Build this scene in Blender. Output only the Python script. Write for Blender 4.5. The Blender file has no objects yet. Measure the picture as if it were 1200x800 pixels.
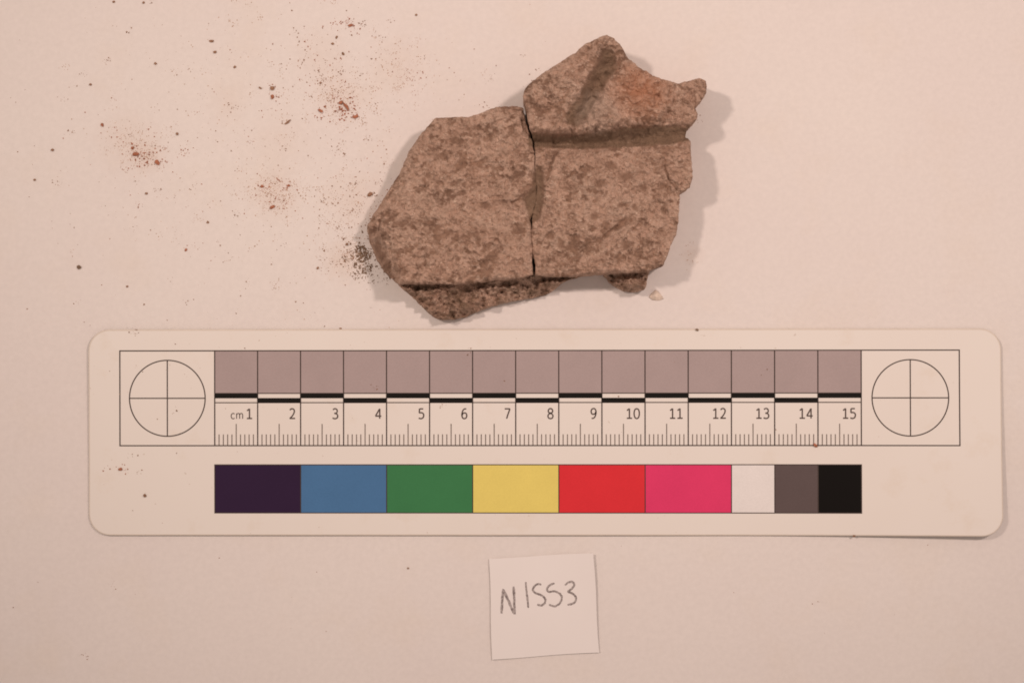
import bpy, math, random
import numpy as np
from mathutils import Matrix, Vector, Euler

# ------------------------------------------------------------------ camera, world, lamps
scene = bpy.context.scene
COL = scene.collection
CM = 0.01

CAM_POS = np.array([0.547827, 0.031002, 42.960074])          # centimetres
CAM_ROT = (-0.000524, 0.012394, -0.001071)
LENS = 65.0
FPX = 1200 * LENS / 36.0

cam_data = bpy.data.cameras.new('camera')
cam = bpy.data.objects.new('camera', cam_data)
COL.objects.link(cam)
cam.location = [c * CM for c in CAM_POS]
cam.rotation_euler = CAM_ROT
cam_data.lens = LENS
cam_data.sensor_width = 36.0
cam_data.clip_start = 0.02
cam_data.clip_end = 20.0
scene.camera = cam

world = bpy.data.worlds.new('World')
scene.world = world
world.use_nodes = True
bg = world.node_tree.nodes['Background']
bg.inputs['Color'].default_value = (1.0, 0.780, 0.680, 1)
bg.inputs['Strength'].default_value = 0.385

def lamp(name, loc, aim, power, col, radius):
    d = bpy.data.lights.new(name, 'SPOT')
    d.spot_size = math.radians(49)
    d.spot_blend = 1.0
    d.energy = power
    d.color = col
    d.shadow_soft_size = radius
    o = bpy.data.objects.new(name, d)
    o.location = loc
    o.rotation_euler = (Vector(aim) - Vector(loc)).to_track_quat('-Z', 'Y').to_euler()
    COL.objects.link(o)
    return o

# two copy-stand lamps, one each side, both a little towards the top of the sheet
lamp('copy_lamp', (-0.255, 0.160, 0.520), (-0.025, 0.03, 0), 4.65, (1.0, 0.785, 0.675), 0.021)
lamp('copy_lamp', (0.270, 0.180, 0.520), (0.065, 0.065, 0), 5.75, (1.0, 0.780, 0.692), 0.024)

scene.view_settings.view_transform = 'Standard'
scene.view_settings.look = 'None'
scene.view_settings.exposure = 0.0
scene.view_settings.gamma = 1.0
scene.cycles.filter_width = 1.8

# ------------------------------------------------------------------ pixel -> place
_M = np.array(Euler(CAM_ROT, 'XYZ').to_matrix())

def px(x, y, z=0.0):
    """World centimetres of the point at height z (cm) seen at photo position x, y."""
    x = np.asarray(x, float); y = np.asarray(y, float)
    d = np.stack([(x - 600) / FPX, (400 - y) / FPX, -np.ones_like(x)], -1) @ _M.T
    t = (z - CAM_POS[2]) / d[..., 2]
    return CAM_POS + d * t[..., None]

PX = 1 / 50.45      # one photo pixel in cm at the sheet

# ------------------------------------------------------------------ noise
_rng = np.random.RandomState(7)
_PERM = _rng.permutation(256)
_TAB = _rng.rand(256)

def vn(x, y, seed=0):
    xi = np.floor(x).astype(int); yi = np.floor(y).astype(int)
    fx = x - xi; fy = y - yi
    fx = fx * fx * fx * (fx * (fx * 6 - 15) + 10); fy = fy * fy * fy * (fy * (fy * 6 - 15) + 10)
    def h(a, b):
        return _TAB[_PERM[(_PERM[(a + seed * 37) & 255] + b + seed * 11) & 255]]
    a = h(xi, yi); b = h(xi + 1, yi); c = h(xi, yi + 1); d = h(xi + 1, yi + 1)
    return (a * (1 - fx) + b * fx) * (1 - fy) + (c * (1 - fx) + d * fx) * fy

def fbm(x, y, seed=0, octs=4, gain=0.5):
    s = 0; a = 1; t = 0
    for o in range(octs):
        c, sn = math.cos(o * 0.9 + seed), math.sin(o * 0.9 + seed)
        s = s + a * (vn((x * c - y * sn) * 2 ** o + 13.7 * o, (x * sn + y * c) * 2 ** o + 7.3 * o, seed + o) - 0.5) * 2
        t += a; a *= gain
    return s / t

def sstep(a, b, x):
    t = np.clip((x - a) / (b - a), 0, 1)
    return t * t * (3 - 2 * t)

# ------------------------------------------------------------------ object helpers
def obj(name, verts, faces, mat, parent=None, smooth=False, label=None):
    me = bpy.data.meshes.new(name)
    me.from_pydata([tuple(v) for v in verts], [], faces)
    me.update()
    if smooth:
        me.polygons.foreach_set('use_smooth', [True] * len(me.polygons))
    me.materials.append(mat)
    o = bpy.data.objects.new(name, me)
    COL.objects.link(o)
    if parent is not None:
        o.parent = parent
    if label:
        o['label'] = label
    return o

def thing(name, loc, label, cat, group=None):
    o = bpy.data.objects.new(name, None)
    o.empty_display_size = 0.01
    COL.objects.link(o)
    o.location = loc
    tag(o, label, cat, group)
    return o

def tag(o, label, cat, group=None):
    o['label'] = label
    o['category'] = cat
    if group:
        o['group'] = group
    return o

# ------------------------------------------------------------------ materials
class Mat:
    def __init__(self, name):
        self.m = bpy.data.materials.new(name)
        self.m.use_nodes = True
        self.nt = self.m.node_tree
        self.bsdf = self.nt.nodes['Principled BSDF']
        self.pos = self.nt.nodes.new('ShaderNodeNewGeometry').outputs['Position']
    def n(self, t, **kw):
        nd = self.nt.nodes.new(t)
        for k, v in kw.items():
            setattr(nd, k, v)
        return nd
    def link(self, a, b):
        self.nt.links.new(a, b)
    def noise(self, scale, detail=4, rough=0.55, off=0.0, dist=0.0):
        mp = self.n('ShaderNodeMapping')
        mp.inputs['Location'].default_value = (off, off * 1.7, off * 0.6)
        self.link(self.pos, mp.inputs['Vector'])
        nd = self.n('ShaderNodeTexNoise')
        nd.inputs['Scale'].default_value = scale
        nd.inputs['Detail'].default_value = detail
        nd.inputs['Roughness'].default_value = rough
        nd.inputs['Distortion'].default_value = dist
        self.link(mp.outputs['Vector'], nd.inputs['Vector'])
        return nd.outputs['Fac']
    def ramp(self, fac, stops, interp='LINEAR'):
        r = self.n('ShaderNodeValToRGB')
        r.color_ramp.interpolation = interp
        els = r.color_ramp.elements
        while len(els) < len(stops):
            els.new(0.5)
        for e, (p, c) in zip(els, stops):
            e.position = p
            e.color = (c, c, c, 1) if not isinstance(c, tuple) else (*c, 1)
        self.link(fac, r.inputs['Fac'])
        return r.outputs['Color']
    def mix(self, fac, a, b, mode='MIX'):
        m = self.n('ShaderNodeMix', data_type='RGBA', blend_type=mode)
        for v, s in ((fac, m.inputs['Factor']), (a, m.inputs['A']), (b, m.inputs['B'])):
            if isinstance(v, (int, float)):
                s.default_value = v
            elif isinstance(v, tuple):
                s.default_value = (*v, 1)
            else:
                self.link(v, s)
        return m.outputs['Result']
    def math(self, op, a, b):
        m = self.n('ShaderNodeMath', operation=op)
        for v, s in ((a, m.inputs[0]), (b, m.inputs[1])):
            if isinstance(v, (int, float)):
                s.default_value = v
            else:
                self.link(v, s)
        return m.outputs[0]
    def blob(self, c, r, soft=0.6):
        """1 inside a ball round c (cm), 0 outside r (cm), with a ragged rim."""
        d = self.n('ShaderNodeVectorMath', operation='DISTANCE')
        self.link(self.pos, d.inputs[0])
        d.inputs[1].default_value = [v * CM for v in c]
        wob = self.math('MULTIPLY', self.noise(420, 4, 0.6, 0.3), r * CM * 0.9)
        s = self.math('ADD', d.outputs['Value'], wob)
        return self.ramp(self.math('DIVIDE', s, r * CM * 1.45), [(1 - soft, 1.0), (1.0, 0.0)])
    def bump(self, fac, strength, dist):
        b = self.n('ShaderNodeBump')
        b.inputs['Strength'].default_value = strength
        b.inputs['Distance'].default_value = dist
        self.link(fac, b.inputs['Height'])
        self.link(b.outputs['Normal'], self.bsdf.inputs['Normal'])
    def done(self, color, rough=0.9, spec=0.2):
        if isinstance(color, tuple):
            self.bsdf.inputs['Base Color'].default_value = (*color, 1)
        else:
            self.link(color, self.bsdf.inputs['Base Color'])
        self.bsdf.inputs['Roughness'].default_value = rough
        self.bsdf.inputs['Specular IOR Level'].default_value = spec
        return self.m

def sheet_material():
    m = Mat('white_sheet')
    c = m.ramp(m.noise(14, 3, 0.5), [(0.3, (0.765, 0.725, 0.705)), (0.7, (0.785, 0.755, 0.725))])
    st = m.ramp(m.noise(55, 5, 0.6, 0.4), [(0.52, 0.0), (0.74, 0.5)])
    c = m.mix(st, c, (0.76, 0.705, 0.645))
    # tan dust rubbed into the paper where the crumbs lie
    for (x, y, r, k) in ((322, 228, 0.75, 0.5), (150, 168, 0.9, 0.4), (172, 184, 0.45, 0.5), (400, 112, 0.75, 0.45), (465, 75, 0.8, 0.35), (268, 122, 0.6, 0.3),
                         (404, 304, 0.6, 0.6), (375, 65, 0.8, 0.3), (415, 235, 0.8, 0.35), (330, 165, 0.9, 0.25), (812, 298, 0.3, 0.4)):
        c = m.mix(m.math('MULTIPLY', m.blob(px(x, y), r, 0.95), k), c, (0.68, 0.56, 0.47))
    f = m.ramp(m.noise(900, 3, 0.6, 0.9), [(0.3, 0.97), (0.7, 1.02)])
    c = m.mix(1.0, c, f, 'MULTIPLY')
    m.bump(m.noise(1100, 3, 0.6), 0.06, 0.0002)
    return m.done(c, 0.75, 0.25)

def print_material(name, col, var=0.06, rough=0.42):
    m = Mat(name)
    lo = tuple(v * (1 - var) for v in col); hi = tuple(min(1, v * (1 + var)) for v in col)
    c = m.ramp(m.noise(120, 4, 0.6), [(0.3, lo), (0.7, hi)])
    g = m.ramp(m.noise(2600, 2, 0.6, 0.2), [(0.3, 0.97), (0.7, 1.03)])
    c = m.mix(1.0, c, g, 'MULTIPLY')
    return m.done(c, rough, 0.07)

def card_material():
    m = Mat('laminated_card')
    c = m.ramp(m.noise(26, 3, 0.55), [(0.3, (0.795, 0.765, 0.718)), (0.7, (0.812, 0.788, 0.745))])
    st = m.ramp(m.noise(110, 5, 0.65, 0.7), [(0.58, 0.0), (0.8, 0.55)])
    c = m.mix(st, c, (0.74, 0.67, 0.57))
    dot = m.ramp(m.noise(900, 2, 0.5, 1.3), [(0.74, 0.0), (0.8, 0.45)])
    c = m.mix(dot, c, (0.5, 0.42, 0.34))
    m.bump(m.noise(45, 2, 0.5), 0.05, 0.001)
    return m.done(c, 0.4, 0.18)

def clay_material(name, kind):
    m = Mat(name)
    at = m.n('ShaderNodeAttribute', attribute_name='crust').outputs['Fac']
    # smooth darker body of the clay
    body = m.ramp(m.noise(160, 5, 0.6, 0.13, 0.6), [(0.30, (0.205, 0.124, 0.086)), (0.5, (0.262, 0.162, 0.113)), (0.72, (0.335, 0.210, 0.148))])
    # pale sandy crust lying on it
    sand = m.ramp(m.noise(330, 6, 0.7, 1.1, 0.4), [(0.32, (0.365, 0.233, 0.170)), (0.5, (0.478, 0.324, 0.245)), (0.70, (0.575, 0.412, 0.323))])
    c = m.mix(at, body, sand)
    film = m.ramp(m.noise(95, 4, 0.55, 6.3, 0.5), [(0.46, 0.0), (0.66, 0.55)])
    c = m.mix(m.math('MULTIPLY', m.math('MULTIPLY', film, at), 0.75), c, (0.54, 0.405, 0.32))
    mid = m.ramp(m.noise(800, 5, 0.75, 0.5, 0.3), [(0.34, 0.78), (0.5, 1.0), (0.68, 1.14)])
    c = m.mix(1.0, c, mid, 'MULTIPLY')
    soil = m.n('ShaderNodeAttribute', attribute_name='soil').outputs['Fac']  # soil of the gouge and hollow, plus the darker tone along the groove
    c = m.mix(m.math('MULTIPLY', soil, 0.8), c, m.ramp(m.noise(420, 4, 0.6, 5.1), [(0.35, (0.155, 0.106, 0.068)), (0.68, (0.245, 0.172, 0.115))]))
    pale = m.ramp(m.noise(1500, 3, 0.65, 0.8), [(0.575, 0.0), (0.65, 0.95)])
    pale = m.math('MULTIPLY', pale, m.ramp(m.noise(300, 4, 0.6, 2.4), [(0.42, 0.15), (0.58, 1.0)]))
    c = m.mix(m.math('MULTIPLY', pale, m.math('ADD', m.math('MULTIPLY', at, 0.8), 0.12)), c, (0.68, 0.53, 0.42))
    dots = m.ramp(m.noise(2100, 2, 0.5, 3.1), [(0.665, 0.0), (0.72, 0.8)])
    c = m.mix(dots, c, (0.13, 0.085, 0.062))
    if kind == 'moulding':
        z = 1.45
        c = m.mix(m.math('MULTIPLY', m.blob(px(752, 106, z), 0.85), 0.62), c, (0.50, 0.235, 0.135))
        c = m.mix(m.math('MULTIPLY', m.blob(px(700, 132, z), 0.62), 0.55), c, (0.46, 0.375, 0.31))
    if kind == 'broken':
        soil = m.ramp(m.noise(260, 5, 0.65, 4.2), [(0.50, 0.0), (0.62, 0.6)])
        c = m.mix(soil, c, (0.20, 0.135, 0.088))
    h = m.mix(0.45, m.noise(1300, 5, 0.75), m.noise(3400, 3, 0.6, 0.6))
    m.bump(h, 0.9, 0.0006)
    return m.done(c, 0.9, 0.2)

def plain(name, col, var=0.25, scale=900, rough=0.9):
    m = Mat(name)
    lo = tuple(v * (1 - var) for v in col); hi = tuple(min(1, v * (1 + var)) for v in col)
    return m.done(m.ramp(m.noise(scale, 4, 0.6), [(0.3, lo), (0.7, hi)]), rough, 0.15)

M_SHEET = sheet_material()
M_CARD = card_material()
M_RIM = print_material('laminate_edge', (0.72, 0.665, 0.59), 0.04, 0.3)
M_INK = print_material('dark_print', (0.075, 0.058, 0.052), 0.1)
M_TICK = print_material('tick_print', (0.21, 0.175, 0.155), 0.1)
M_TEXT = print_material('number_print', (0.105, 0.082, 0.074), 0.1)
M_BLACK = print_material('black_print', (0.012, 0.011, 0.010), 0.1)
M_GREY = print_material('grey_print', (0.415, 0.347, 0.345), 0.03)
M_PAPER = Mat('label_paper')
_c = M_PAPER.ramp(M_PAPER.noise(70, 3), [(0.3, (0.825, 0.80, 0.785)), (0.7, (0.84, 0.818, 0.803))])
M_PAPER.bump(M_PAPER.noise(900, 3), 0.05, 0.0002)
M_PAPER = M_PAPER.done(_c, 0.8, 0.2)
M_PENCIL = Mat('pencil')
_c = M_PENCIL.ramp(M_PENCIL.noise(2400, 2, 0.6), [(0.36, (0.19, 0.165, 0.16)), (0.62, (0.46, 0.42, 0.41))])
M_PENCIL = M_PENCIL.done(_c, 0.6, 0.3)
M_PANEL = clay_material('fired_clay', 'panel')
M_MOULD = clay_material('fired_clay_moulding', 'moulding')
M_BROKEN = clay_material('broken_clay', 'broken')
M_RED = plain('red_crumb', (0.40, 0.165, 0.10))
M_BROWN = plain('brown_crumb', (0.32, 0.19, 0.125))
M_SOIL = plain('dark_soil', (0.26, 0.180, 0.125))
M_TAN = plain('tan_dust', (0.50, 0.33, 0.22))
M_CHIP = plain('pale_chip', (0.66, 0.565, 0.48))

# ------------------------------------------------------------------ the sheet on the table
def sheet_height(x, y):
    """cm, over cm."""
    h = fbm(x / 7.0 + 3, y / 7.0, 3, 3) * 0.028 - 0.028
    h += fbm(x / 2.6, y / 3.4 + 9, 5, 2) * 0.004
    yc = -4.02 - 0.02 * (x + 12) + 0.05 * np.sin(x * 1.1)
    h += 0.012 * np.exp(-((y - yc) / 0.16) ** 2) * (1 - sstep(-11.0, -8.5, x))
    yc = -6.0 + 0.25 * (x - 9)
    h += 0.012 * np.exp(-((y - yc) / 0.7) ** 2) * sstep(3.5, 7, x)
    return h

def build_sheet():
    xs = np.linspace(-26, 26, 300); ys = np.linspace(-20, 20, 240)
    X, Y = np.meshgrid(xs, ys)
    Z = sheet_height(X, Y)
    v = np.stack([X, Y, Z], -1).reshape(-1, 3) * CM
    n = len(xs)
    f = [(j * n + i, j * n + i + 1, (j + 1) * n + i + 1, (j + 1) * n + i) for j in range(len(ys) - 1) for i in range(n - 1)]
    o = obj('tabletop', v, f, M_SHEET, smooth=True)
    o['kind'] = 'structure'
    o['label'] = 'creased white paper sheet covering the table, dusted with crumbs'
build_sheet()

# ------------------------------------------------------------------ relief builder
def densify(pts, step, jag, seed):
    """Closed outline (x, y, r) resampled and roughened."""
    P = np.array(pts, float)
    out = []
    for i in range(len(P)):
        a, b = P[i], P[(i + 1) % len(P)]
        n = max(1, int(np.hypot(*(b - a)[:2]) / step))
        for k in range(n):
            out.append(a + (b - a) * k / n)
    out = np.array(out)
    # slight rounding of the traced corners, then a ragged rim
    for _ in range(1):
        out[:, :2] = out[:, :2] * 0.5 + 0.25 * (np.roll(out, 1, 0) + np.roll(out, -1, 0))[:, :2]
    out[:, 0] += jag * fbm(out[:, 0] / 6, out[:, 1] / 6, seed, 4, 0.7)
    out[:, 1] += jag * fbm(out[:, 0] / 6 + 40, out[:, 1] / 6, seed + 1, 4, 0.7)
    return out

def nearest(X, Y, P):
    """Signed distance (inside > 0), closest point and its rim radius."""
    best = np.full(X.shape, 1e9); cx = X.copy(); cy = Y.copy(); cr = np.zeros_like(X)
    ins = np.zeros(X.shape, bool)
    Q = np.roll(P, -1, 0)
    for (ax, ay, ar), (bx, by, br) in zip(P, Q):
        dx, dy = bx - ax, by - ay
        t = np.clip(((X - ax) * dx + (Y - ay) * dy) / (dx * dx + dy * dy + 1e-12), 0, 1)
        qx, qy = ax + t * dx, ay + t * dy
        d = (X - qx) ** 2 + (Y - qy) ** 2
        k = d < best
        best[k] = d[k]; cx[k] = qx[k]; cy[k] = qy[k]; cr[k] = (ar + t * (br - ar))[k]
        cond = ((ay > Y) != (by > Y)) & (X < dx * (Y - ay) / (dy if abs(dy) > 1e-12 else 1e-12) + ax)
        ins ^= cond
    return np.where(ins, 1, -1) * np.sqrt(best), cx, cy, cr

def relief(outline, height, step, zref, jag=0.7, seed=1, base=0.0, rows=5, flare=0.0):
    """Height-field body over an outline in photo pixels; height() gives pixels above the sheet.
    Returns vertices (cm), faces, and the pixel position of each vertex."""
    P = densify(outline, 1.3, jag, seed)
    x0, y0 = P[:, 0].min() - step, P[:, 1].min() - step
    nx = int((P[:, 0].max() - x0) / step) + 3; ny = int((P[:, 1].max() - y0) / step) + 3
    X, Y = np.meshgrid(x0 + np.arange(nx) * step, y0 + np.arange(ny) * step)
    D, CX, CY, CR = nearest(X, Y, P)
    ins = D > 0
    cell = ins[:-1, :-1] | ins[1:, :-1] | ins[:-1, 1:] | ins[1:, 1:]
    used = np.zeros(X.shape, bool)
    for a in (0, 1):
        for b in (0, 1):
            used[a:ny - 1 + a, b:nx - 1 + b] |= cell
    out = used & ~ins
    X = np.where(out, CX, X); Y = np.where(out, CY, Y); D = np.where(out, 0.0, D)
    idx = -np.ones(X.shape, int)
    idx[used] = np.arange(used.sum())
    xs, ys, ds, rs = X[used], Y[used], D[used], CR[used]
    hs = height(xs, ys, ds, rs)
    jj, ii = np.nonzero(cell)
    A, B, C_, E_ = idx[jj, ii], idx[jj, ii + 1], idx[jj + 1, ii + 1], idx[jj + 1, ii]
    faces = np.stack([A, E_, C_, B], 1)           # photo y runs down, so this winds upward
    v = px(xs, ys, zref); v[:, 2] = hs * PX + base
    # skirt down to the sheet
    edges = {}
    for f in faces.tolist():
        for k in range(4):
            e = (f[k], f[(k + 1) % 4])
            if (e[1], e[0]) in edges:
                del edges[(e[1], e[0])]
            else:
                edges[e] = 1
    bnd = sorted({a for e in edges for a in e})
    pos = {a: i for i, a in enumerate(bnd)}
    bv = v[bnd]
    cen = v[:, :2].mean(0)
    dirn = bv[:, :2] - cen; dirn /= np.linalg.norm(dirn, axis=1)[:, None]
    vs = [v]; start = [len(v) + r * len(bnd) for r in range(rows)]
    for r in range(rows):
        t = (r + 1) / rows
        w = bv.copy()
        w[:, 2] = bv[:, 2] * (1 - t) + (base - 0.03) * t
        off = 0.035 * fbm(bv[:, 0] * 3 + bv[:, 1] * 2, w[:, 2] * 4 + bv[:, 1], seed + 3, 3) * math.sin(math.pi * min(1, t * 1.0)) + flare * t
        w[:, :2] += dirn * off[:, None]
        vs.append(w)
    fl = faces.tolist()
    for (a, b) in edges:
        pa, pb = pos[a], pos[b]
        prev = (a, b)
        for r in range(rows):
            cur = (start[r] + pa, start[r] + pb)
            fl.append([prev[1], prev[0], cur[0], cur[1]])
            prev = cur
    pxy = np.stack([xs, ys], 1)
    pxy = np.concatenate([pxy] + [pxy[bnd]] * rows)
    return np.concatenate(vs), fl, pxy

def seg_dist(x, y, pts):
    best = np.full(x.shape, 1e9)
    for (ax, ay), (bx, by) in zip(pts[:-1], pts[1:]):
        dx, dy = bx - ax, by - ay
        t = np.clip(((x - ax) * dx + (y - ay) * dy) / (dx * dx + dy * dy), 0, 1)
        best = np.minimum(best, np.hypot(x - ax - t * dx, y - ay - t * dy))
    return best

BARE = [(441, 288, 6, 12), (453, 311, 6, 8), (446, 300, 6, 8), (519, 184, 8, 5), (541, 193, 5, 8), (533, 215, 7, 4), (541, 226, 6, 4), (568, 241, 9, 4), (502, 206, 6, 3), (590, 237, 8, 3),
        (470, 262, 8, 4), (528, 272, 5, 4), (551, 276, 5, 6), (598, 150, 4, 3), (605, 203, 6, 4), (560, 168, 4, 3), (505, 160, 3, 4),
        (716, 195, 9, 6), (734, 207, 11, 6), (703, 215, 8, 6), (697, 235, 4, 3), (754, 220, 6, 5), (730, 240, 10, 4), (745, 243, 4, 5),
        (779, 245, 5, 7), (696, 253, 6, 5), (734, 287, 8, 6), (752, 283, 4, 4), (645, 277, 7, 5), (657, 285, 5, 7), (673, 280, 6, 4),
        (690, 293, 6, 5), (665, 222, 6, 3), (683, 200, 6, 3), (790, 228, 2, 3), (794, 238, 2, 4), (792, 262, 3, 3), (775, 270, 4, 3)]
GOUGE_P = np.array([(705, 62, 0), (714, 60, 0), (722, 68, 0), (721, 86, 0), (708, 103, 0), (697, 121, 0), (684, 143, 0), (675, 152, 0), (664, 149, 0),
                    (663, 137, 0), (679, 116, 0), (689, 92, 0), (699, 79, 0)], float)
FILL_P = np.array([(613, 232, 0), (623, 222, 0), (625, 206, 0), (628, 194, 0), (636, 196, 0), (638, 222, 0), (638, 240, 0), (631, 258, 0), (622, 263, 0), (617, 246, 0)], float)

def crust_mask(x, y):
    """Where the sandy crust lies (1) and where it has come off the darker clay (0)."""
    wx = x + 2.2 * fbm(x / 5, y / 5, 61, 3); wy = y + 2.2 * fbm(x / 5 + 20, y / 5, 62, 3)
    f = 0.55 * fbm(wx / 24, wy / 20, 17, 2) + 0.85 * fbm(wx / 5.2, wy / 4.4, 18, 3, 0.6)
    c = sstep(-0.56, 0.14, f)
    for bx, by, rx, ry in BARE:
        c = c * (0.10 + 0.90 * sstep(0.4, 1.25, np.hypot((wx - bx) / rx, (wy - by) / ry)))
    for pts, w, dep in SCRATCH:
        c = c * (0.15 + 0.85 * sstep(w * 0.4, w * 1.1, seg_dist(wx, wy, pts)))
    # bare floor of the groove under the ridge, of the gouge and of the worn hollow at the crack
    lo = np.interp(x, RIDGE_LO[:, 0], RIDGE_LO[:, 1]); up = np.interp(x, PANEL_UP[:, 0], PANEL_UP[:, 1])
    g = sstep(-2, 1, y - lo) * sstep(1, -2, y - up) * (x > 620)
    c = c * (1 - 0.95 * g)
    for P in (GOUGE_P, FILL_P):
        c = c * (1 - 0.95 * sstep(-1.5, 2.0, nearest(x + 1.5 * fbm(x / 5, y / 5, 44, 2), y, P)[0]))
    return c

def soil_groove_mask(x, y):
    """Greenish soil left in the gouge and the worn hollow at the crack; the groove below the ridge is darkened too."""
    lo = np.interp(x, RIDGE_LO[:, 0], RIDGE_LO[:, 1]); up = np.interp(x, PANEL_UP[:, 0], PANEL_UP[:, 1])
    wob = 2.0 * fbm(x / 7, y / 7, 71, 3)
    m = sstep(-1, 3, y - lo + wob) * sstep(1, -3, y - up + wob) * (x > 620) * 0.9  # darker tone along the groove below the ridge
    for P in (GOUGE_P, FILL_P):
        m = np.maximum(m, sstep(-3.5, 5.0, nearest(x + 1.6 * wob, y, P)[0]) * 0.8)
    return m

def grit(x, y, s=1.0):
    n = 4.6 * fbm(x / 38, y / 38, 11, 3)
    n = n + 1.8 * fbm(x / 13, y / 13, 12, 4, 0.6)
    crust = crust_mask(x, y)
    rough = 0.35 + 0.65 * crust
    n = n + 1.3 * crust
    n = n + rough * 3.4 * fbm(x / 4.6, y / 4.6, 13, 3, 0.7)
    g = vn(x / 2.6, y / 2.6, 14); g2 = vn(x / 4.1 + 5, y / 4.1, 15)
    n = n + rough * (4.5 * np.clip(g - 0.58, 0, 1) + 4.5 * np.clip(g2 - 0.6, 0, 1))
    n = n - 6.5 * np.clip(vn(x / 5.5 + 9, y / 5.5, 16) - 0.70, 0, 1)
    return n * s

SCRATCH = [([(736, 257), (724, 266)], 5.0, 2.6), ([(724, 266), (708, 277)], 3.6, 2.2), ([(708, 277), (691, 288), (680, 296)], 2.2, 1.4),
           ([(778, 195), (784, 210), (793, 222)], 1.6, 2.0), ([(652, 178), (645, 195), (641, 212)], 1.8, 1.6),
           ([(447, 250), (443, 268)], 2.2, 2.0), ([(452, 232), (460, 222)], 2.0, 1.5), ([(600, 238), (612, 232), (618, 226)], 2.2, 2.0)]

def scratches(x, y):
    h = np.zeros_like(x)
    wx = x + 2.5 * fbm(x / 9, y / 9, 21, 2); wy = y + 2.5 * fbm(x / 9 + 30, y / 9, 22, 2)
    for pts, w, dep in SCRATCH:
        d = seg_dist(wx, wy, pts)
        h -= dep * (1 - sstep(w * 0.35, w, d))
    return h

def rim_drop(d, r):
    t = np.clip(1 - d / np.maximum(r, 0.3), 0, 1)
    k = sstep(7, 12, r)                                    # wide rims are worn bevels, narrow ones rounded breaks
    return r * ((1 - k) * 0.95 * (1 - np.sqrt(np.clip(1 - t * t, 0, 1))) + k * (0.95 * t ** 1.35 + 0.35 * t ** 8))

_MID = [(627, 203, 1.5), (628.4, 218, 1.2), (628, 235, 1.2), (624.5, 250, 1.5)]
_LOW = [(622.6, 270, 2.5), (623, 284, 2.5), (624.2, 297, 2.5)]
CRACK_L = [(612.8, 125.5, 2), (616.8, 146, 2.5), (623.6, 166, 2), (626.4, 185, 1.6)] + _MID + [(621.6, 256, 2), (621.6, 263, 2)] + _LOW + [(623.9, 306, 2), (624.6, 322, 3)]
CRACK_R = [(627.6, 322, 3), (626.6, 306, 2)] + _LOW[::-1] + [(623.3, 263, 2), (623.3, 256, 2)] + _MID[::-1] + [(627.2, 186, 1.6), (626, 170, 2)]
LEFT = CRACK_L + [(610, 325.5, 6), (596.7, 327, 7), (580, 328.5, 7), (564, 330, 7), (548, 332, 7), (531.7, 333, 7),
        (510, 332.5, 7), (492.7, 332.5, 7), (478, 332.5, 7), (467, 333, 8), (455, 325, 20), (447, 317, 27), (436, 300, 30), (428.8, 279, 27),
        (427, 263, 23), (434, 250, 20), (445, 234.7, 18), (455, 219, 17), (466.7, 200.5, 17), (477.5, 176.5, 16), (488, 161, 14),
        (501, 146, 11), (510, 138, 7), (523, 137.2, 4), (549, 136.6, 4), (560, 134, 4), (570.7, 129, 4), (583.7, 124.8, 5),
        (596, 123.8, 5), (605, 124, 4)]

def h_left(x, y, d, r):
    h = 58 + 2.5 * sstep(620, 430, x) * -1.0
    h = h - 5 * sstep(470, 425, x)
    h = h + scratches(x, y) + grit(x, y, 0.95) - 5.5 * sstep(-3, 6, nearest(x, y, FILL_P)[0]) - 2.5 * sstep(5, 0, seg_dist(x, y, [(622.6, 266), (623, 284), (624.2, 300)]))
    h = h - rim_drop(d, r + 1.2 * fbm(x / 6, y / 6, 31, 2) + 7 * np.clip(fbm(x / 11, y / 11, 32, 3) - 0.12, 0, 1) * (r > 2.9))
    # small step along the upper rim next to the crack
    h = h - 3.0 * sstep(9, 3, seg_dist(x, y, [(600, 124), (612, 127), (619, 150)]))
    return h

RIDGE_LO = np.array([(600, 158), (628, 158.5), (650, 160), (676, 160), (692, 158.5), (708, 155.7), (726, 152.5), (747, 149.5), (784, 148), (804, 148.5), (830, 149)], float)
PANEL_UP = np.array([(600, 173), (628, 173), (660, 175), (687, 175.5), (715, 174.5), (741, 173), (784, 170.5), (800, 167), (812, 164), (830, 163)], float)

RIGHT = CRACK_R + [(622.7, 156, 3), (618.4, 142.7, 5), (616, 127.5, 7), (613, 114.5, 8), (615, 104.8, 8), (624, 95, 8), (643, 84, 7),
         (665, 70, 6), (682, 57, 6), (702, 48.4, 5), (710.5, 45, 6), (719, 47.3, 6), (725.7, 54, 7), (734, 66, 8), (747, 78, 8),
         (760, 86.3, 8), (773, 92.8, 7), (784, 95.3, 6), (795, 96.7, 6), (808, 94, 6), (821, 92.4, 6), (827, 96, 6), (828, 103, 6), (827.5, 110, 5),
         (819, 121, 3), (814.5, 127.5, 3), (816.7, 134, 3), (816.7, 140.5, 3), (805, 150.5, 3), (803.7, 160, 2.5), (810, 164, 3),
         (810, 182, 3), (811, 203, 3), (811, 213, 3), (808, 219.5, 2.5), (797, 225.5, 2), (796, 239, 2), (795, 258.5, 2),
         (793, 273.7, 3), (786, 286.7, 3), (782, 299.7, 4), (777.7, 310.5, 6), (760, 317, 7), (738.7, 319, 7), (708, 320, 7),
         (682, 322, 7), (654, 324.5, 7), (640, 324.5, 6)]

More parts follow.
